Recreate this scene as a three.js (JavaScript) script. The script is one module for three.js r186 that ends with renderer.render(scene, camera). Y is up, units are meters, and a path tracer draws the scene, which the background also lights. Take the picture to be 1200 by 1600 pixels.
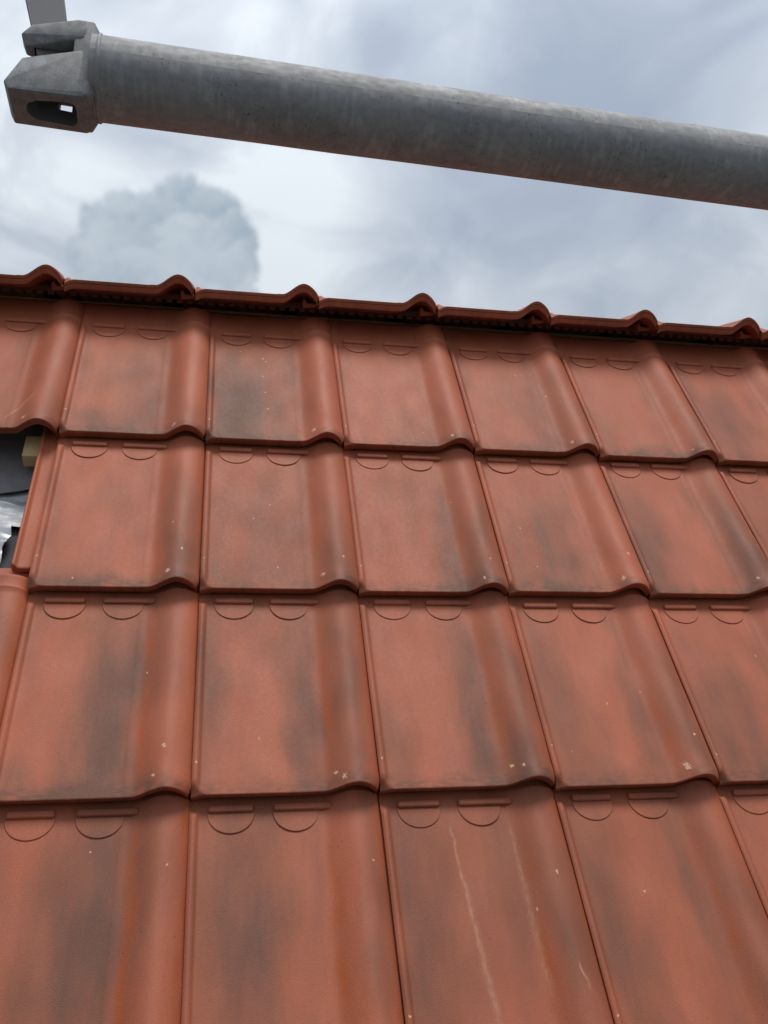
import * as THREE from 'three';
import { mergeGeometries, toCreasedNormals } from 'three/addons/utils/BufferGeometryUtils.js';
import { ConvexGeometry } from 'three/addons/geometries/ConvexGeometry.js';
import { RoundedBoxGeometry } from 'three/addons/geometries/RoundedBoxGeometry.js';
import { createNoise2D, createNoise3D } from 'simplex-noise';
import { Brush, Evaluator, SUBTRACTION, ADDITION } from 'three-bvh-csg';

// ---------------------------------------------------------------- camera, sky, sun, exposure
const scene = new THREE.Scene();
const BASE = 8;                                    // height of the row A nose line above the ground
const FOC = 1420;                                  // focal length in pixels of the 1200 x 1600 photograph
const camera = new THREE.PerspectiveCamera(2 * Math.atan(800 / FOC) * 180 / Math.PI, 0.75, 0.05, 3000);
const V = (x, y, z) => new THREE.Vector3(x, y, z);
const camPos = V(0.26898623, BASE - 0.60061395, 1.53854168);
const camF = V(0.18362586, 0.28702416, -0.94015886), camU = V(-0.0289978, 0.95758708, 0.28668121), camR = V(0.98256841, -0.02537955, 0.18416082);
camera.position.copy(camPos);
camera.up.copy(camU);
camera.lookAt(camPos.clone().add(camF));
const rayOf = (u, v) => camF.clone().addScaledVector(camR, (u - 600) / FOC).addScaledVector(camU, (800 - v) / FOC).normalize();

const EXPOSURE = 1.65;
const renderer = new THREE.WebGLRenderer({ antialias: true });
renderer.toneMapping = THREE.LinearToneMapping;
renderer.toneMappingExposure = EXPOSURE;
renderer.shadowMap.enabled = true;
renderer.shadowMap.type = THREE.PCFSoftShadowMap;

function rng(seed) { let a = seed >>> 0; return () => { a = (a + 0x6D2B79F5) | 0; let t = Math.imul(a ^ (a >>> 15), 1 | a); t = (t + Math.imul(t ^ (t >>> 7), 61 | t)) ^ t; return ((t ^ (t >>> 14)) >>> 0) / 4294967296; }; }
const n3 = createNoise3D(rng(11)), n3b = createNoise3D(rng(12)), n2 = createNoise2D(rng(13)), n2b = createNoise2D(rng(14));
const clamp = (x, a = 0, b = 1) => Math.min(b, Math.max(a, x));
const sst = (a, b, x) => { const t = clamp((x - a) / (b - a)); return t * t * (3 - 2 * t); };
const mix = (a, b, t) => a + (b - a) * t;

{ // overcast sky: a layered deck of soft cloud, and one towering cumulus before it
  const w = 2048, h = 1024, data = new Float32Array(w * h * 4);
  const blobs = [ // direction, angular radius, lighter (+) or greyer (-) cloud
    [1050, 70, .20, -.42], [900, 40, .10, -.2], [590, 75, .055, -.38], [800, 370, .15, -.36], [640, 310, .08, -.26], [1130, 330, .10, -.14], [960, 300, .07, -.12],
    [430, 280, .07, .24], [470, 400, .07, .22], [60, 60, .12, .28], [760, 110, .06, .3], [330, 235, .07, .16], [60, 270, .10, .2], [880, 440, .06, .25], [700, 430, .05, .12], [420, 30, .07, .22], [1180, 260, .04, .1],
  ].map(([u, v, r, s]) => [rayOf(u, v), r, s]);
  const lr = rng(31), lobes = [[160, 352, 34], [196, 338, 34], [150, 402, 40], [240, 350, 52], [290, 322, 42], [328, 334, 44], [275, 296, 22], [296, 290, 16], [252, 304, 17], [364, 368, 38], [300, 408, 80], [200, 415, 75], [374, 415, 34], [345, 318, 22], [178, 318, 16], [138, 330, 13], [385, 385, 20], [120, 385, 16], [300, 480, 100], [190, 480, 85]]
    .flatMap(([u, v, r]) => { const o = [[u, v, r]]; if (r > 30) for (let k = 0; k < 10; k++) { const th = lr() * 6.283, q = r * (.2 + .18 * lr()); o.push([u + Math.cos(th) * r * .84, v + Math.sin(th) * r * .84, q]); } return o; })
    .sort((p, q) => (p[1] - p[2] * .3) - (q[1] - q[2] * .3)).map(([u, v, r]) => [rayOf(u, v), r / FOC * .9, lr() - .5]);
  const cumC = rayOf(260, 380);
  const d = V(0, 0, 0);
  for (let j = 0; j < h; j++) {
    const el = (j + .5) / h * Math.PI - Math.PI / 2, ce = Math.cos(el), se = Math.sin(el);
    for (let i = 0; i < w; i++) {
      const az = ((i + .5) / w - .5) * 2 * Math.PI;
      d.set(ce * Math.cos(az), se, ce * Math.sin(az));
      const k = (j * w + i) * 4;
      let t = .55;
      if (se > -.05) {
        const yy = 1 / (Math.max(se, 0) + .35), px = d.x * yy, pz = d.z * yy;
        const wx = n3(px * 3.5, pz * 3.5, 3) * .07, wz = n3(px * 3.5, pz * 3.5, 9) * .07;
        let f = 0, a = .5, q = 3.4;
        for (let o = 0; o < 6; o++) { const v = n3b((px + wx) * q, (pz + wz) * q, d.y * q * .8 + o * 5.3); f += a * (o < 2 ? v : .5 * v + .8 * (Math.abs(v) - .35)); a *= .56; q *= 2.05; }
        t = .58 + .78 * f;
        for (const [c, r, s] of blobs) { const x = 1 - d.dot(c); if (x < r * r * 3) t += s * Math.exp(-x * 2 / (r * r) * 1.1) * (.8 + .9 * f); }
      }
      t = clamp(t);
      // grey-blue shade of thick cloud to the white of thin cloud
      let R = mix(.365, .79, t), G = mix(.43, .85, t), B = mix(.54, .915, t);
      // the towering cumulus
      const x = 1 - d.dot(cumC);
      if (x < .03) {
        const e = .0022 * (n3(d.x * 42, d.y * 42, d.z * 42) + .5 * n3(d.x * 95, d.y * 95, d.z * 95));
        let best = -1, lit = 0;
        for (const [c, r, tn] of lobes) { const g = r - Math.acos(clamp(d.dot(c), -1, 1)) + e; if (g > best) best = g; const k = sst(-.001, .006, g) * .85; lit = mix(lit, clamp(((d.y - c.y) * .9 - (d.x - c.x) * .6) / r, -1, 1) + tn * .8, k); }   // billows, each in front of the last
        const m = sst(-.004, .005, best) * mix(.55, .92, sst(.49, .555, d.y));
        const inner = .5 + .5 * n3b(d.x * 18, d.y * 18, d.z * 18), fine = n3b(d.x * 60, d.y * 60, d.z * 60) + .5 * n3(d.x * 130, d.y * 130, d.z * 130);
        const c = clamp(.12 + .16 * inner + .24 * lit + .04 * fine);
        R = mix(R, mix(.30, .79, c), m); G = mix(G, mix(.385, .845, c), m); B = mix(B, mix(.47, .90, c), m);
      }
      const lum = (1 + 2 * Math.max(se, 0)) / 2.12 / EXPOSURE;       // overcast sky: brighter towards the zenith
      data[k] = R * lum; data[k + 1] = G * lum; data[k + 2] = B * lum; data[k + 3] = 1;
    }
  }
  const tex = new THREE.DataTexture(data, w, h, THREE.RGBAFormat, THREE.FloatType);
  tex.mapping = THREE.EquirectangularReflectionMapping; tex.magFilter = tex.minFilter = THREE.LinearFilter; tex.colorSpace = THREE.LinearSRGBColorSpace; tex.needsUpdate = true;
  scene.background = tex; scene.environment = tex;
}
const sun = new THREE.DirectionalLight(new THREE.Color().setRGB(1, .95, .88), 1.5);
sun.position.set(.6 + 1.2, BASE + 12, 3.0); sun.target.position.set(.6, BASE, 0);
sun.castShadow = true; sun.shadow.radius = 40; sun.shadow.mapSize.set(2048, 2048);
Object.assign(sun.shadow.camera, { left: -4, right: 4, top: 4, bottom: -4, near: 1, far: 40 });
scene.add(sun, sun.target);

// ---------------------------------------------------------------- helpers
function add(parent, name, geo, mat) { const m = new THREE.Mesh(geo, mat); m.name = name; m.castShadow = m.receiveShadow = true; parent.add(m); return m; }
const taken = {};
function numbered(n) { const k = taken[n] = (taken[n] ?? -1) + 1; return k ? `${n}_${String(k).padStart(3, '0')}` : n; }
function mapTex(w, h, fn, srgb = true) {           // fn(x, y) -> linear rgb (colour) or grey 0..1
  const a = new Uint8Array(w * h * 4), enc = v => { v = clamp(v); return Math.round(255 * (v <= .0031308 ? v * 12.92 : 1.055 * Math.pow(v, 1 / 2.4) - .055)); };
  for (let y = 0; y < h; y++) for (let x = 0; x < w; x++) {
    const c = fn(x, y), k = (y * w + x) * 4;
    if (srgb) { a[k] = enc(c[0]); a[k + 1] = enc(c[1]); a[k + 2] = enc(c[2]); } else a[k] = a[k + 1] = a[k + 2] = Math.round(255 * clamp(c));
    a[k + 3] = 255;
  }
  const t = new THREE.DataTexture(a, w, h, THREE.RGBAFormat); t.magFilter = THREE.LinearFilter; t.minFilter = THREE.LinearMipmapLinearFilter; t.generateMipmaps = true;
  if (srgb) t.colorSpace = THREE.SRGBColorSpace; t.wrapS = t.wrapT = THREE.RepeatWrapping; t.needsUpdate = true; return t;
}

// ---------------------------------------------------------------- ground and house body (below the picture)
const W = .25, GAUGE = .3349, PITCH = 65 * Math.PI / 180;
{
  const gt = mapTex(512, 512, (x, y) => { const g = .5 + .25 * n2(x / 40, y / 40) + .25 * n2(x / 9, y / 9); return [mix(.055, .085, g), mix(.055, .085, g), mix(.055, .08, g)]; });
  gt.repeat.set(150, 150);
  const ground = add(scene, 'ground', new THREE.PlaneGeometry(1600, 1600).rotateX(-Math.PI / 2), new THREE.MeshStandardMaterial({ map: gt, roughness: 1 }));
  ground.userData = { kind: 'structure' };
}

// ---------------------------------------------------------------- roof tile
const TL = 386, HE = 26;                           // (the hump ends HE above the lap)                                    // tile length in mm, nose to head
const GM = GAUGE * 1000;
function hump(s) {
  if (s < 173) return 0;
  if (s < 217) return 22.5 * Math.pow(Math.sin((s - 173) / 44 * Math.PI / 2), 1.75);
  return 25.5 * Math.pow(Math.max(0, Math.cos((s - 217) / 33.2 * Math.PI / 2)), .64) - 3;
}
function topH(s, a, sd, HE) {
  let h = hump(s);
  if (h > 0) h *= mix(1, .70, clamp(a / GM)) * (1 - .93 * sst(GM + HE, GM + HE + 5, a));   // the hump shrinks towards the head and stops short of it
  const hk = sst(172, 216, s);
  const rib = s < 11 ? Math.pow(Math.max(0, Math.cos((s - 4.6) / 6.6 * Math.PI / 2)), .8) : 0;
  h += 5.2 * rib * sst(2, 22, a) * (1 - sst(GM - 22, GM - 13, a));
  h -= .9 * sst(11, 15, s) * (1 - sst(160, 166, s));            // pan set slightly into the tile
  const c = s / 18 + a / 15; if (c < 1) h -= 8 * (1 - c);        // splayed corner beside the joint
  if (a < 1.6) h -= .6 * Math.pow((1.6 - a) / 1.6, 2);                // rounded nose
  h += hk * (1.2 * sst(40, 0, a));                               // hump lifts a little at the nose
  h += hk * (3.2 * Math.exp(-Math.pow((a - GM - 1) / 3.2, 2)) + 2.5 * Math.exp(-Math.pow((a - GM - HE + 3) / 3, 2)));
  h += .55 * n2(s / 130 + sd * 17, a / 150) * sst(0, 30, a) + .16 * n2b(s / 34 + sd * 9, a / 40);
  return h;
}
const inset = (s, a) => a < 18 ? s - 4.5 * Math.pow((18 - a) / 18, 2) * sst(205, 250, s) : s;
function grid(nx, ny, fn) {
  const p = [], uv = [], idx = [];
  for (let j = 0; j < ny; j++) for (let i = 0; i < nx; i++) { const [x, y, z, u, v] = fn(i, j); p.push(x, y, z); uv.push(u, v); }
  for (let j = 0; j < ny - 1; j++) for (let i = 0; i < nx - 1; i++) { const k = j * nx + i; idx.push(k, k + 1, k + nx + 1, k, k + nx + 1, k + nx); }
  const g = new THREE.BufferGeometry();
  g.setAttribute('position', new THREE.Float32BufferAttribute(p, 3)); g.setAttribute('uv', new THREE.Float32BufferAttribute(uv, 2)); g.setIndex(idx); g.computeVertexNormals();
  return g.toNonIndexed();
}
const tu = s => (s + 40) / 300, tv = a => a / 400;
function retile(g) { // planar tile uv for a piece given in mm
  g = g.index ? g.toNonIndexed() : g; const p = g.attributes.position, uv = [];
  for (let i = 0; i < p.count; i++) uv.push(tu(p.getX(i)), tv(p.getY(i)));
  g.setAttribute('uv', new THREE.Float32BufferAttribute(uv, 2));
  for (const k of Object.keys(g.attributes)) if (!['position', 'normal', 'uv'].includes(k)) g.deleteAttribute(k);
  return g;
}
function makeTile(sd, TL, HE) {
  const S = [0, .8, 2, 3.4, 4.6, 5.8, 7, 8.5, 10, 11, 13, 15, 17, 19, 22, 26, 32, 55, 80, 105, 130, 150, 160, 163, 166, 170];
  for (let s = 173; s < 247; s += 3) S.push(s); S.push(247, 249, 250);
  const A = [0, .5, 1, 1.7, 3, 5, 8, 11, 14, 17, 20, 25, 32, 42, 60, 85, 110, 140, 170, 200, 230, 260, 285, 300, 310, 316, 320, 324, 330, GM, GM + 2, GM + 4, GM + 8, GM + HE - 6, GM + HE - 3, GM + HE, GM + HE + 2, GM + HE + 5, GM + HE + 8, TL];
  const nx = S.length, ny = A.length, parts = [];
  const T = (s, a, dz = 0, dy = 0) => [inset(s, a), a + dy, topH(s, a, sd, HE) + dz, tu(s), tv(a)];
  parts.push(grid(nx, ny, (i, j) => T(S[i], A[j])));
  parts.push(grid(nx, ny, (i, j) => T(S[nx - 1 - i], A[j], A[j] < 30 ? -16.6 + 3.6 * A[j] / 30 : -13, A[j] < 5 ? 4.4 - A[j] * .8 : 0)));
  // nose face: upper lip, fine groove, lower lip
  const F = [[0, 0], [-5.4, -.1], [-6.1, 1.7], [-6.9, 1.7], [-7.5, .8], [-15.2, 3.4], [-16.6, 4.4]];
  parts.push(grid(nx, F.length, (i, j) => { const jj = F.length - 1 - j; return T(S[i], 0, F[jj][0], F[jj][1]); }));
  parts.push(grid(nx, 2, (i, j) => T(S[i], TL, j ? -13 : 0)));                                     // head end
  parts.push(grid(2, ny, (i, j) => { const p = T(250, A[j], i ? -12 : 0); if (i) p[0] -= 2.5; return p; }));   // edge of the hump
  parts.push(grid(2, ny, (i, j) => T(0, A[j], i ? 0 : -13)));
  // side channel that the neighbour's hump covers, with its outer lip
  const C = [[0, -13], [-27, -17], [-29.5, -15], [-30, -3], [-29, -.6], [-26.5, 0], [-24.5, -1.5], [-22.5, -6.5], [-19, -7.5], [-8, -8], [-3, -7], [0, -4]];
  const a0 = 40, a1 = TL - 4, CA = [a0, a0 + 1.5, a0 + 5, a0 + 40, 160, 250, 320, a1];
  parts.push(grid(C.length, CA.length, (i, j) => { const [s, z] = C[i], e = j === 0 ? -1.8 : 0, w = .5 * n2(CA[j] / 45 + sd * 5, s / 20); return [s + (i > 1 && i < 6 ? (j === 0 ? 2 : 0) : 0), CA[j], z + (i > 1 ? e : 0) + (i > 6 ? w : 0), tu(s), tv(CA[j])]; }));
  { const sh = new THREE.Shape(); C.forEach(([s, z], i) => i ? sh.lineTo(s, z) : sh.moveTo(s, z)); const g = new THREE.ShapeGeometry(sh); g.rotateX(Math.PI / 2); const q = g.clone(); g.translate(0, a0 + .02, -1.6); q.translate(0, a1, 0); parts.push(retile(g), retile(q)); }
  // two half-round pads and the ribs above them at the head of the pan
  for (const [c, ext] of [[53, 0], [138, 1]]) {
    const sh = new THREE.Shape(); const r = 29.5, d = 27; sh.moveTo(c - r, 0); for (let k = 0; k <= 20; k++) { const th = Math.PI + k / 20 * Math.PI; sh.lineTo(c + r * Math.cos(th), d * Math.sin(th)); } sh.closePath();
    const g = new THREE.ExtrudeGeometry(sh, { depth: 3, bevelEnabled: true, bevelThickness: .9, bevelSize: .9, bevelSegments: 2, curveSegments: 1 });
    g.translate(0, GM - 17, -3.0); parts.push(retile(g));
    const x0 = c - r, x1 = ext ? 186 : c + r;
    const b = new RoundedBoxGeometry(x1 - x0, 10.5, 9, 3, 3.6); b.translate((x0 + x1) / 2, GM - 11.5, .9); parts.push(retile(b));
  }
  const g = mergeGeometries(parts.map(p => { const q = p.index ? p.toNonIndexed() : p; return q; }));
  g.scale(.001, .001, .001); g.translate(-W, 0, 0);
  return g;
}
const tileGeos = [0, 1, 2, 3].map(k => makeTile(k, TL, HE)), longGeos = [4, 5, 6, 7].map(k => makeTile(k, 407, 54));   // long-headed tiles tuck under the upper slope

// kiln-flashed clay: pinkish engobe, burnt grey-brown smoke marks, bare orange clay where the engobe is thin
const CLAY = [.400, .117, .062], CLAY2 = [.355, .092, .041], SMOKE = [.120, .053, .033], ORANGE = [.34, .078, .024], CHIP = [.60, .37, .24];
function tileMap(seed, o = {}) {
  const w = 384, h = 512, r = rng(seed * 77 + 5), ox = r() * 90, oy = r() * 90;
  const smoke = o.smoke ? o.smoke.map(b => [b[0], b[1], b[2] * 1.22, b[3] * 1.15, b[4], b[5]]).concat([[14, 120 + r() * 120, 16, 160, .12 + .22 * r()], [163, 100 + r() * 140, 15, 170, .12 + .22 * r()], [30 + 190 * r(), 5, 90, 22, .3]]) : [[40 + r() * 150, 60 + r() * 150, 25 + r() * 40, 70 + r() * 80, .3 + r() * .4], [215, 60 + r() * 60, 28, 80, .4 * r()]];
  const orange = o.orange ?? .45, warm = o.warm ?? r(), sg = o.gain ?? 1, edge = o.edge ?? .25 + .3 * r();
  const chips = [[190 + r() * 16, 12 + r() * 12, 2 + r() * 1.6], [5.5, 38 + r() * 25, 1.5], ...(o.chips ?? [])];
  for (let k = 0; k < 5; k++) if (r() < .3) chips.push([20 + r() * 220, 15 + r() * 260, .7 + r() * .8]);
  const grit = []; for (let k = 0; k < 14; k++) grit.push([r() * 250, r() * 330, .5 + r() * .5]);
  const cuts = o.scratch ?? [], tone = (o.tone ?? 1) * (.94 + .12 * r());
  return mapTex(w, h, (x, y) => {
    const s = (x + .5) / w * 300 - 40, a = (y + .5) / h * 400;
    const gr = n2(x * .9 + ox, y * .9 + oy) * .6 + n2b(x * .55 + ox, y * .55 + oy) * .4;
    const wx = 13 * n2(s / 80 + ox, a / 170 + oy) + 3 * n2b(s / 26 + ox, a / 90 + oy), wy = 30 * n2b(s / 90 - ox, a / 140 + oy);
    let m = 0;
    for (const [cs, ca, rs, ra, st, tilt = 0] of smoke) { const ds = (s + wx - cs - tilt * (a - ca)) / rs, da = (a + wy - ca) / ra; m = 1 - (1 - m) * (1 - st * Math.exp(-.9 * (ds * ds + da * da))); }
    m += .13 * n2(s / 60 + oy, a / 160 + ox) + .05 * n2b(s / 16 + oy, a / 60);
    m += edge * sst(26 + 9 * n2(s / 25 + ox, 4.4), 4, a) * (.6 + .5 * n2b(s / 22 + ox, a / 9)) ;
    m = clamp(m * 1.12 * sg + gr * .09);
    const q = clamp(.5 + .5 * n2b(s / 75 + ox, a / 130 - oy) + (warm - .5) * .6);
    const c = [0, 1, 2].map(i => mix(CLAY[i], CLAY2[i], q * .55));
    let og = .72 * Math.exp(-Math.pow((s - 184 + wx * .3) / 9, 2)) * sst(-30, 90, a) * sst(GM, 230, a) + .5 * sst(236, 246, s + wx * .25) + .25 * sst(2, -8, s);
    og = clamp(og * orange * 1.5 * (.75 + .5 * n2(s / 20 + oy, a / 70 + ox)));
    m *= 1 - .75 * og;
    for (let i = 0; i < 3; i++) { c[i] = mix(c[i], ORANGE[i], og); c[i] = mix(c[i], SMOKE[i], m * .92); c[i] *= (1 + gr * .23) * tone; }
    for (const [cs, ca, rr] of grit) { const q2 = Math.hypot(s - cs, a - ca) / rr; if (q2 < 1) for (let i = 0; i < 3; i++) c[i] *= .55; }
    for (const [cs, ca, rr] of chips) { const q2 = Math.hypot(s - cs, (a - ca) * .8) / rr + .7 * n2(s / 3.4 + ox, a / 4.5 + oy); if (q2 < 1) { const e = sst(1, .75, q2); for (let i = 0; i < 3; i++) c[i] = mix(c[i], CHIP[i], e * .9); } }
    for (const [s0, a0, s1, a1, wd, st] of cuts) {
      const L = Math.hypot(s1 - s0, a1 - a0), ux = (s1 - s0) / L, uy = (a1 - a0) / L, t = (s - s0) * ux + (a - a0) * uy; if (t < 0 || t > L) continue;
      const dd = Math.abs(-(s - s0) * uy + (a - a0) * ux + 1.6 * n2(t / 30, ox)) / (wd * (.5 + .9 * t / L));
      const e = st * Math.exp(-dd * dd) * (.6 + .4 * n2b(s / 4 + ox, a / 14)) * sst(0, 20, t) * sst(L, L - 40, t); if (e > 0) for (let i = 0; i < 3; i++) c[i] = mix(c[i], CHIP[i], clamp(e));
    }
    return c;
  });
}
const grainTex = mapTex(512, 512, (x, y) => { // sandy engobe relief, tiling
  const t = 2 * Math.PI / 512, f = (k, z) => n3(Math.cos(x * t) * k + 7, Math.sin(x * t) * k + Math.cos(y * t) * k, Math.sin(y * t) * k + z);
  return .5 + .26 * f(26, 0) + .2 * f(52, 4) + .1 * n2(x * .7, y * .7);
}, false);
grainTex.repeat.set(2, 2.6);
const roughTex = mapTex(256, 256, (x, y) => .56 + .04 * n2(x / 50, y / 60) + .03 * n2b(x / 9, y / 9), false);
function clayMat(map) { return new THREE.MeshPhysicalMaterial({ map, roughness: 1, roughnessMap: roughTex, bumpMap: grainTex, bumpScale: .0004, specularIntensity: .6, ior: 1.5 }); }

// ---------------------------------------------------------------- the roof
const roof = new THREE.Group(); roof.name = 'tiled_roof'; roof.position.set(0, BASE, 0);
roof.userData = { label: 'red clay pantile roof with a missing tile beside the batten end', category: 'roof', kind: 'thing' };
scene.add(roof);
const Sv = V(0, Math.sin(PITCH), -Math.cos(PITCH)), Nv = V(0, Math.cos(PITCH), Math.sin(PITCH));
const onSlope = (u, v, n) => V(u, 0, 0).addScaledVector(Sv, -v).addScaledVector(Nv, -n);   // n counts into the roof
const TILT = Math.atan2(.0222, GAUGE);
const LOOK = {
  A0: { smoke: [[60, 120, 60, 90, .2], [225, 60, 20, 60, .2]], orange: .3, scratch: [[150, 20, 215, 100, 3, .35]] },
  A1: { smoke: [[120, 190, 50, 80, .42], [90, 20, 90, 40, .6], [150, 80, 40, 60, .4]], orange: .3, warm: .2 },
  A2: { smoke: [[62, 80, 62, 120, .92], [70, 190, 55, 70, .5]], orange: .35, warm: .3, chips: [[105, 250, 2], [110, 240, 1.6], [108, 140, 1.5], [104, 190, 1.4], [112, 90, 1.6], [60, 270, 1.5]] },
  A3: { smoke: [[150, 60, 60, 60, .28]], orange: .4, warm: .35 },
  A4: { smoke: [[150, 150, 45, 110, .33], [235, 60, 14, 80, .3], [110, 15, 60, 30, .3]], orange: .35, warm: .5 },
  A5: { smoke: [[228, 70, 20, 80, .45], [25, 60, 30, 70, .25], [100, 12, 80, 22, .35]], orange: .45, warm: .6 },
  A6: { smoke: [[60, 110, 50, 110, .55]], orange: .3, warm: .3 },
  B1: { smoke: [[130, 200, 55, 60, .22], [218, 80, 26, 110, .6], [40, 20, 50, 45, .4], [120, 10, 120, 18, .3]], orange: .55, warm: .45, chips: [[222, 62, 2.2], [62, 16, 1.8]] },
  B2: { smoke: [[105, 150, 55, 90, .42], [225, 45, 26, 70, .62], [60, 25, 70, 30, .35]], orange: .6, warm: .35, chips: [[224, 52, 1.8], [120, 45, 1.2]] },
  B3: { smoke: [[168, 100, 22, 110, .45], [110, 210, 45, 70, .25], [222, 110, 18, 120, .48], [180, 30, 40, 50, .35]], orange: .7, warm: .4, chips: [[222, 55, 1.6]] },
  B4: { smoke: [[100, 110, 38, 90, .66], [30, 80, 30, 110, .3], [100, 14, 80, 22, .3]], orange: .5, warm: .65, chips: [[222, 70, 2.4], [60, 55, 1.3]] },
  B5: { smoke: [[30, 90, 38, 140, .7], [205, 60, 30, 90, .65], [205, 170, 24, 90, .45]], orange: .4, warm: .5 },
  B6: { smoke: [[60, 110, 40, 110, .4]], orange: .4 },
  C0: { smoke: [[212, 260, 30, 70, .5], [60, 120, 50, 90, .5]], orange: 1.0, warm: .7 },
  C1: { smoke: [[138, 110, 44, 150, .86, .12], [165, 230, 35, 80, .5], [60, 280, 60, 50, .2], [90, 10, 120, 26, .4]], orange: .8, warm: .7, chips: [[212, 62, 2.6]] },
  C2: { smoke: [[22, 210, 24, 110, .5], [160, 110, 24, 140, .72, .02], [218, 150, 22, 170, .6], [120, 270, 60, 40, .3]], orange: .85, warm: .35, chips: [[190, 22, 2.5]] },
  C3: { smoke: [[160, 120, 24, 150, .66, -.02], [218, 140, 20, 150, .55], [20, 60, 26, 60, .4], [190, 26, 50, 40, .45]], orange: .85, warm: .35, chips: [[188, 26, 2.3]] },
  C4: { smoke: [[38, 120, 36, 140, .55], [225, 90, 24, 130, .68], [168, 100, 14, 90, .4], [90, 15, 60, 22, .3]], orange: .75, warm: .55, chips: [[196, 22, 2.9], [224, 66, 2]] },
  C5: { smoke: [[70, 110, 55, 110, .6], [40, 20, 60, 40, .4]], orange: .6, warm: .5 },
  C6: { smoke: [[100, 120, 50, 120, .4]], orange: .5 },
  D1: { tone: .93, smoke: [[140, 170, 52, 160, .88, .1], [40, 60, 40, 90, .3]], orange: 1.1, warm: .85 },
  D2: { tone: .93, smoke: [[72, 170, 44, 190, .74], [232, 170, 16, 150, .4]], orange: .9, warm: .6 },
  D3: { tone: .93, smoke: [[40, 160, 38, 190, .6], [160, 220, 34, 120, .4], [226, 140, 22, 120, .5]], orange: .9, warm: .6, scratch: [[92, 300, 112, 30, 3.2, .34], [176, 300, 180, 60, 3.6, .2], [206, 270, 210, 248, 1.4, .7], [216, 110, 226, 60, 1.8, .7]], chips: [[219, 215, 1.8]] },
  D4: { tone: .93, smoke: [[42, 130, 32, 150, .62], [165, 200, 26, 150, .48], [222, 110, 24, 110, .42]], orange: .8, warm: .6, chips: [[90, 190, 1.8]] },
  D5: { tone: .93, smoke: [[120, 150, 50, 140, .4]], orange: .6 },
};
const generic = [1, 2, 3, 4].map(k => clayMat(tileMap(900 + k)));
const jr = rng(404);
const ROWS = 'ABCDE';
const NOTE = { B1: 'tile with its bare side channel showing beside the gap', A2: 'tile with a dark burnt patch and pale specks', D3: 'tile with a long pale streak down its pan' };
for (let r = 0; r < 5; r++) for (let c = -1; c <= 8; c++) {
  const jx = (jr() - .5) * .0016, jv = (jr() - .5) * .0045, jz = (jr() - .5) * .007, jt = (jr() - .5) * .004, gi = Math.floor(jr() * 4), mi = Math.floor(jr() * 4);
  if (r === 1 && c === 0) continue;                                   // the missing tile
  const key = ROWS[r] + c, seed = r * 20 + c + 3;
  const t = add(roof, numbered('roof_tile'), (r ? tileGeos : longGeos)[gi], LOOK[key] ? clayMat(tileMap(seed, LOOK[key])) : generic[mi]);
  t.position.copy(onSlope(c * W + jx, r * GAUGE + jv, 0));
  t.rotation.set(-(Math.PI / 2 - PITCH) - TILT + jt, 0, 0); t.rotateZ(jz);
  if (NOTE[key]) t.userData.label = NOTE[key];
}
// flatter upper slope: its first course overhangs the steep slope
const UP = 24 * Math.PI / 180, UTILT = TILT, uNose = onSlope(-.0314, -.3613, -.05).add(V(0, .010, 0));
const Su = V(0, Math.sin(UP), -Math.cos(UP)), Nu = V(0, Math.cos(UP), Math.sin(UP));
for (let r = 0; r < 3; r++) for (let c = -1; c <= 8; c++) {
  const jx = (jr() - .5) * .002, jv = (jr() - .5) * .004, jz = (jr() - .5) * .006, gi = Math.floor(jr() * 4), mi = Math.floor(jr() * 4);
  const t = add(roof, numbered('roof_tile'), tileGeos[gi], generic[mi]);
  t.position.copy(uNose).add(V(c * W + jx, 0, 0)).addScaledVector(Su, r * GAUGE + jv);
  t.rotation.set(-(Math.PI / 2 - UP) - UTILT, 0, 0); t.rotateZ(jz);
}
const X0 = -1.5 * W - .12, X1 = 8 * W + .02, XM = (X0 + X1) / 2, XL = X1 - X0;
function slopeBox(name, mat, u0, u1, v0, v1, n0, n1, r = .002) {      // a box lying in the steep slope
  const m = add(roof, name, new RoundedBoxGeometry(u1 - u0, v1 - v0, n1 - n0, 2, r), mat);
  m.position.copy(onSlope((u0 + u1) / 2, (v0 + v1) / 2, (n0 + n1) / 2)); m.rotation.x = -(Math.PI / 2 - PITCH); return m;
}
// battens under the tiles
const woodTex = mapTex(512, 128, (x, y) => { const g = n2(x / 160, y / 7) * .5 + n2b(x / 60, y / 2.5) * .3; return [.72 + .09 * g, .55 + .08 * g, .27 + .05 * g]; });
const wood = new THREE.MeshStandardMaterial({ map: woodTex, roughness: .85 });
for (let r = 0; r < 6; r++) slopeBox('batten', wood, r === 0 ? -.062 : X0, X1, r * GAUGE - .028, r * GAUGE + .022, .044, .072);
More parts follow.
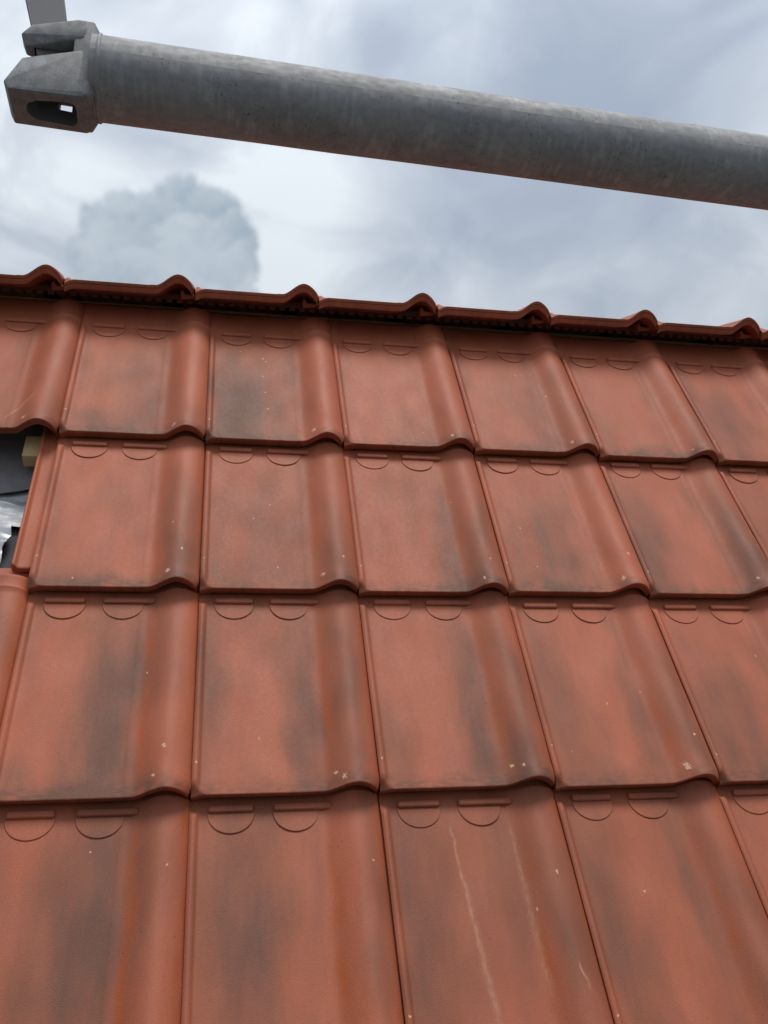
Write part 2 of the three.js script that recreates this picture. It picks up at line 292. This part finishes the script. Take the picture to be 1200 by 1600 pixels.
// membrane, its upper lap, and torn foil-faced flaps
const membraneTex = mapTex(256, 256, (x, y) => { const g = .5 + .3 * n2(x / 30, y / 30) + .2 * n2b(x / 2.2, y / 2.2); return [.07 + .04 * g, .07 + .04 * g, .08 + .042 * g]; });
const membrane = new THREE.MeshStandardMaterial({ map: membraneTex, roughness: .8 });
const greyMem = new THREE.MeshStandardMaterial({ map: mapTex(256, 256, (x, y) => { const g = .5 + .35 * n2(x / 40, y / 30) + .15 * n2b(x / 3, y / 3); return [.20 + .06 * g, .192 + .06 * g, .20 + .06 * g]; }), roughness: .75 });
slopeBox('underlay_membrane', membrane, X0, X1, -.40, 4 * GAUGE + .35, .100, .112, .001);
function sheet(name, mat, outline, n, amp, seed, thick = .0008) {      // a crumpled sheet with thickness lying on the slope; outline = left and right edge, top to bottom
  const nx = 16, ny = 22, mk = off => (i, j) => {
    const f = j / (ny - 1), e = f * (outline.length - 1), k = Math.min(outline.length - 2, Math.floor(e)), q = e - k;
    const l = outline[k], m = outline[k + 1], v = mix(l[2], m[2], q), u0 = mix(l[0], m[0], q), u1 = mix(l[1], m[1], q), g = i / (nx - 1), sk = mix(l[3] ?? 0, m[3] ?? 0, q);
    const u = mix(u0, u1, g), vv = v + sk * g + .002 * n2(u * 90 + seed, j);
    const z = amp * (n2(u * 28 + seed, vv * 22) * .6 + Math.abs(n2b(u * 60 + seed, vv * 45)) * .6 + .25 * n2(u * 150, vv * 130 + seed));
    const p = onSlope(u, vv, n - z + off); return [p.x, p.y, p.z, u * 4, vv * 4];
  };
  const a = grid(nx, ny, mk(0)), b = grid(nx, ny, mk(thick));
  return add(roof, name, mergeGeometries([a, b]), mat);
}
const foilTex = mapTex(256, 256, (x, y) => { const g = .5 + .3 * n2(x / 25, y / 40) + .2 * n2b(x / 5, y / 9); return [.32 + .2 * g, .33 + .2 * g, .35 + .2 * g]; });
const foil = new THREE.MeshPhysicalMaterial({ map: foilTex, roughness: .38, metalness: .55 });
sheet('membrane_lap', greyMem, [[-.30, .10, -.16], [-.30, .10, -.05], [-.30, .10, .134, -.115]], .086, .004, 3);
sheet('foil_flap', foil, [[-.30, .08, .03], [-.30, .06, .09], [-.28, .03, .139, .008]], .094, .006, 8);
sheet('foil_flap', foil, [[-.30, -.064, .150, -.004], [-.30, -.060, .168, .004], [-.30, -.070, .20], [-.30, -.066, .225], [-.30, -.072, .262]], .082, .006, 21);

// eaves of the upper slope: tilting batten, fascia board, deck, ventilation comb
function upBox(name, mat, a0, a1, n0, n1) { // in the upper slope: a up the slope from the noses, n below the tile plane
  const m = add(roof, name, new RoundedBoxGeometry(XL, a1 - a0, n1 - n0, 2, .0015), mat);
  m.position.copy(uNose).setX(XM).addScaledVector(Su, (a0 + a1) / 2).addScaledVector(Nu, -(n0 + n1) / 2); m.rotation.x = -(Math.PI / 2 - UP); return m;
}
upBox('eaves_batten', wood, .175, .215, .026, .056);
upBox('roof_deck', wood, .18, 1.3, .058, .076);
for (const a of [.37, .705]) upBox('batten', wood, a, a + .048, .030, .056);
{ // ventilation comb hanging behind the upper noses
  const g = []; for (let x = X0 + .01; x < X1; x += .021) { const b = new THREE.BoxGeometry(.012, .009, .0022); b.translate(x, -.0045, 0); g.push(b); }
  const bar = new THREE.BoxGeometry(XL - .01, .012, .004); bar.translate(XM, .004, 0); g.push(bar);
  const m = add(roof, 'ventilation_comb', mergeGeometries(g), new THREE.MeshStandardMaterial({ color: new THREE.Color().setRGB(.13, .045, .033), roughness: .6 }));
  m.position.copy(uNose).setX(0).addScaledVector(Su, .062).addScaledVector(Nu, -.019); m.rotation.x = .12; m.userData = { kind: 'stuff' };
}
{ // house wall under the eaves, out of the picture, carries the roof
  const plaster = new THREE.MeshStandardMaterial({ map: mapTex(256, 256, (x, y) => { const g = n2(x / 60, y / 60) * .5 + n2b(x / 3, y / 3) * .3; return [.55 + .03 * g, .52 + .03 * g, .46 + .03 * g]; }), roughness: .95 });
  const bot = onSlope(0, 4 * GAUGE + .30, .10), top = uNose.clone().addScaledVector(Su, 1.3).addScaledVector(Nu, -.08);
  const sh = new THREE.Shape(), q = onSlope(0, -.36, .20), z0 = top.z;
  // profile in (z, y): solid body of the house below the roof skins
  sh.moveTo(bot.z - .05, -BASE); sh.lineTo(bot.z - .05, bot.y - .03); sh.lineTo(q.z, q.y); sh.lineTo(z0, top.y - .03); sh.lineTo(z0, -BASE); sh.closePath();
  const g = new THREE.ExtrudeGeometry(sh, { depth: XL - .02, bevelEnabled: false }); g.rotateY(-Math.PI / 2); g.translate(X1 - .01, 0, 0);
  add(roof, 'house_wall', g, plaster);
}

// ---------------------------------------------------------------- scaffold ledger
{
  const led = new THREE.Group(); led.name = 'scaffold_ledger'; scene.add(led);
  led.userData = { label: 'galvanised steel scaffold tube with a cast wedge coupling head', category: 'scaffold tube' };
  led.position.set(0.194, BASE - 0.1910, 1.0688);
  const ax = V(1, -.00264, -.0393).normalize(); led.quaternion.setFromUnitVectors(V(1, 0, 0), ax);
  const zincTex = mapTex(2048, 256, (x, y) => {
    const cell = n2(x / 24, y / 13) * .5 + n2b(x / 9, y / 6) * .3, run = n2(x / 13, y / 44) * .5 + n2b(x / 60, y / 40) * .5, spot = sst(.72, .84, n2b(x / 7 + 40, y / 5)) * sst(-.1, .4, n2(x / 140, y / 60)), big = n2(x / 150 + 9, y / 60);
    let v = .30 + .055 * cell + .07 * sst(.1, .75, run) + .03 * big - .17 * spot + .014 * n2(x * .8, y * .8);
    return [v * .985, v * .995, v * 1.02];
  });
  const zincRough = mapTex(512, 128, (x, y) => .76 + .08 * n2(x / 20, y / 9) + .08 * n2b(x / 5, y / 5), false);
  const zinc = new THREE.MeshPhysicalMaterial({ map: zincTex, roughnessMap: zincRough, roughness: 1, metalness: .22 });
  const R = .02415, LEN = 2.0;
  { const g = new THREE.CylinderGeometry(R, R, LEN, 64, 40, true); g.rotateZ(Math.PI / 2); g.translate(LEN / 2 - .004, 0, 0);
    const p = g.attributes.position; for (let i = 0; i < p.count; i++) { const k = 1 + .006 * n3(p.getX(i) * 12, p.getY(i) * 60, p.getZ(i) * 60); p.setY(i, p.getY(i) * k); p.setZ(i, p.getZ(i) * k); }
    const uvA = g.attributes.uv; for (let i = 0; i < uvA.count; i++) { const u = uvA.getX(i), v = uvA.getY(i); uvA.setXY(i, v * 2.2, u); }
    g.computeVertexNormals();
    const cap = new THREE.CircleGeometry(R, 48); cap.rotateY(Math.PI / 2); cap.translate(LEN - .004, 0, 0);
    add(led, 'tube', mergeGeometries([g, cap]), zinc); }
  { const pts = []; const g = new THREE.TorusGeometry(R - .0004, .0014, 8, 48); g.rotateY(Math.PI / 2); g.translate(.0005, 0, 0); add(led, 'weld_seam', g, zinc); }
  const RB = 1.7, ball = []; { const p = new THREE.IcosahedronGeometry(RB, 1).attributes.position, seen = new Set(); for (let i = 0; i < p.count; i++) { const k = [p.getX(i), p.getY(i), p.getZ(i)], id = k.map(v => v.toFixed(3)).join(); if (!seen.has(id)) { seen.add(id); ball.push(k); } } }   // cast edges are rounded
  const mm = (pts) => { const out = []; for (const [x0, y0, z] of pts) for (const q of ball) { const x = -25 + (x0 + 25) * .93, y = y0 * (Math.abs(y0) > 20 ? .94 : 1); out.push(V(x + q[0], y + q[1], z - RB + q[2]).multiplyScalar(.001)); if (z) out.push(V(x + q[0], y + q[1], -z + RB + q[2]).multiplyScalar(.001)); } const g = toCreasedNormals(new ConvexGeometry(out), .6); const p = g.attributes.position, uv = []; for (let i = 0; i < p.count; i++) uv.push(p.getX(i) * 6, p.getY(i) * 6 + p.getZ(i) * 6); g.setAttribute('uv', new THREE.Float32BufferAttribute(uv, 2)); return g; };
  const lower = mm([[-9, 3, 16.5], [-44, 3, 4.5], [-43, 1, 5], [-50, -24, 15], [-48, -28, 15], [-48, -28, 0], [-6, -28, 16], [-3, -26, 16.5], [-3, 3, 16]]);
  const upper = mm([[-9, 14.5, 16.5], [-43, 14.5, 4.5], [-45, 20, 6], [-40, 27, 7], [-12, 28, 15], [-3, 27, 16], [-3, 14.5, 16]]);
  const web = mm([[-11.5, 27.5, 15], [-3, 26.5, 16.4], [-11.5, -27.6, 15.6], [-3, -26.5, 16.6], [1, 20, 13], [1, -20, 13], [-1.5, 0, 18], [-9, 6, 15.6]]);
  const ev = new Evaluator(); ev.useGroups = false; ev.attributes = ['position', 'normal', 'uv'];
  const br = g => { const b = new Brush(g); b.updateMatrixWorld(); return b; };
  const bx = (x0, x1, y0, y1, z0, z1) => { const g = new THREE.BoxGeometry(x1 - x0, y1 - y0, z1 - z0).toNonIndexed(); g.translate((x0 + x1) / 2, (y0 + y1) / 2, (z0 + z1) / 2); g.scale(.001, .001, .001); return br(g); };
  let head = ev.evaluate(br(lower), br(upper), ADDITION); head = ev.evaluate(head, br(web), ADDITION);
  { const sh = new THREE.Shape(); sh.moveTo(-34, -8); sh.lineTo(-16, -10); sh.quadraticCurveTo(-11, -10, -11, -4); sh.lineTo(-11, 4); sh.quadraticCurveTo(-11, 10, -16, 10); sh.lineTo(-34, 8); sh.quadraticCurveTo(-39, 6, -39, 0); sh.quadraticCurveTo(-39, -6, -34, -7);
    const g = new THREE.ExtrudeGeometry(sh, { depth: 24, bevelEnabled: false, curveSegments: 5 }); g.rotateX(-Math.PI / 2); g.translate(0, -33, 0); g.scale(.001, .001, .001); head = ev.evaluate(head, br(g), SUBTRACTION); }      // wedge pocket, open below
  head = ev.evaluate(head, bx(-23, -15.5, -18, -9.2, -24, -4), SUBTRACTION); // side hole of the pocket
  head = ev.evaluate(head, bx(-38, -14, -12, 32, -3.8, 3.8), SUBTRACTION);    // wedge slot
  const hg = head.geometry.clone();
  const castTex = mapTex(256, 256, (x, y) => { const v = .23 + .045 * n2(x / 14, y / 14) + .04 * n2b(x / 3, y / 3); return [v * .98, v, v * 1.03]; });
  const cast = new THREE.MeshPhysicalMaterial({ map: castTex, roughness: .66, metalness: .2, bumpMap: grainTex, bumpScale: .0003 });
  const hm = add(led, 'wedge_head', hg, cast);
  { const sh = new THREE.Shape(); sh.moveTo(-8, -16); sh.lineTo(8.5, -16); sh.lineTo(11.5, 75); sh.lineTo(-12.5, 75); sh.closePath();
    const g = new THREE.ExtrudeGeometry(sh, { depth: 5, bevelEnabled: true, bevelThickness: .6, bevelSize: .6, bevelSegments: 1 }); g.translate(0, 0, -2.5); g.scale(.001, .001, .001); g.rotateZ(.2); g.translate(-.026, .008, 0);
    add(led, 'wedge', g, cast); }
}
renderer.render(scene, camera);
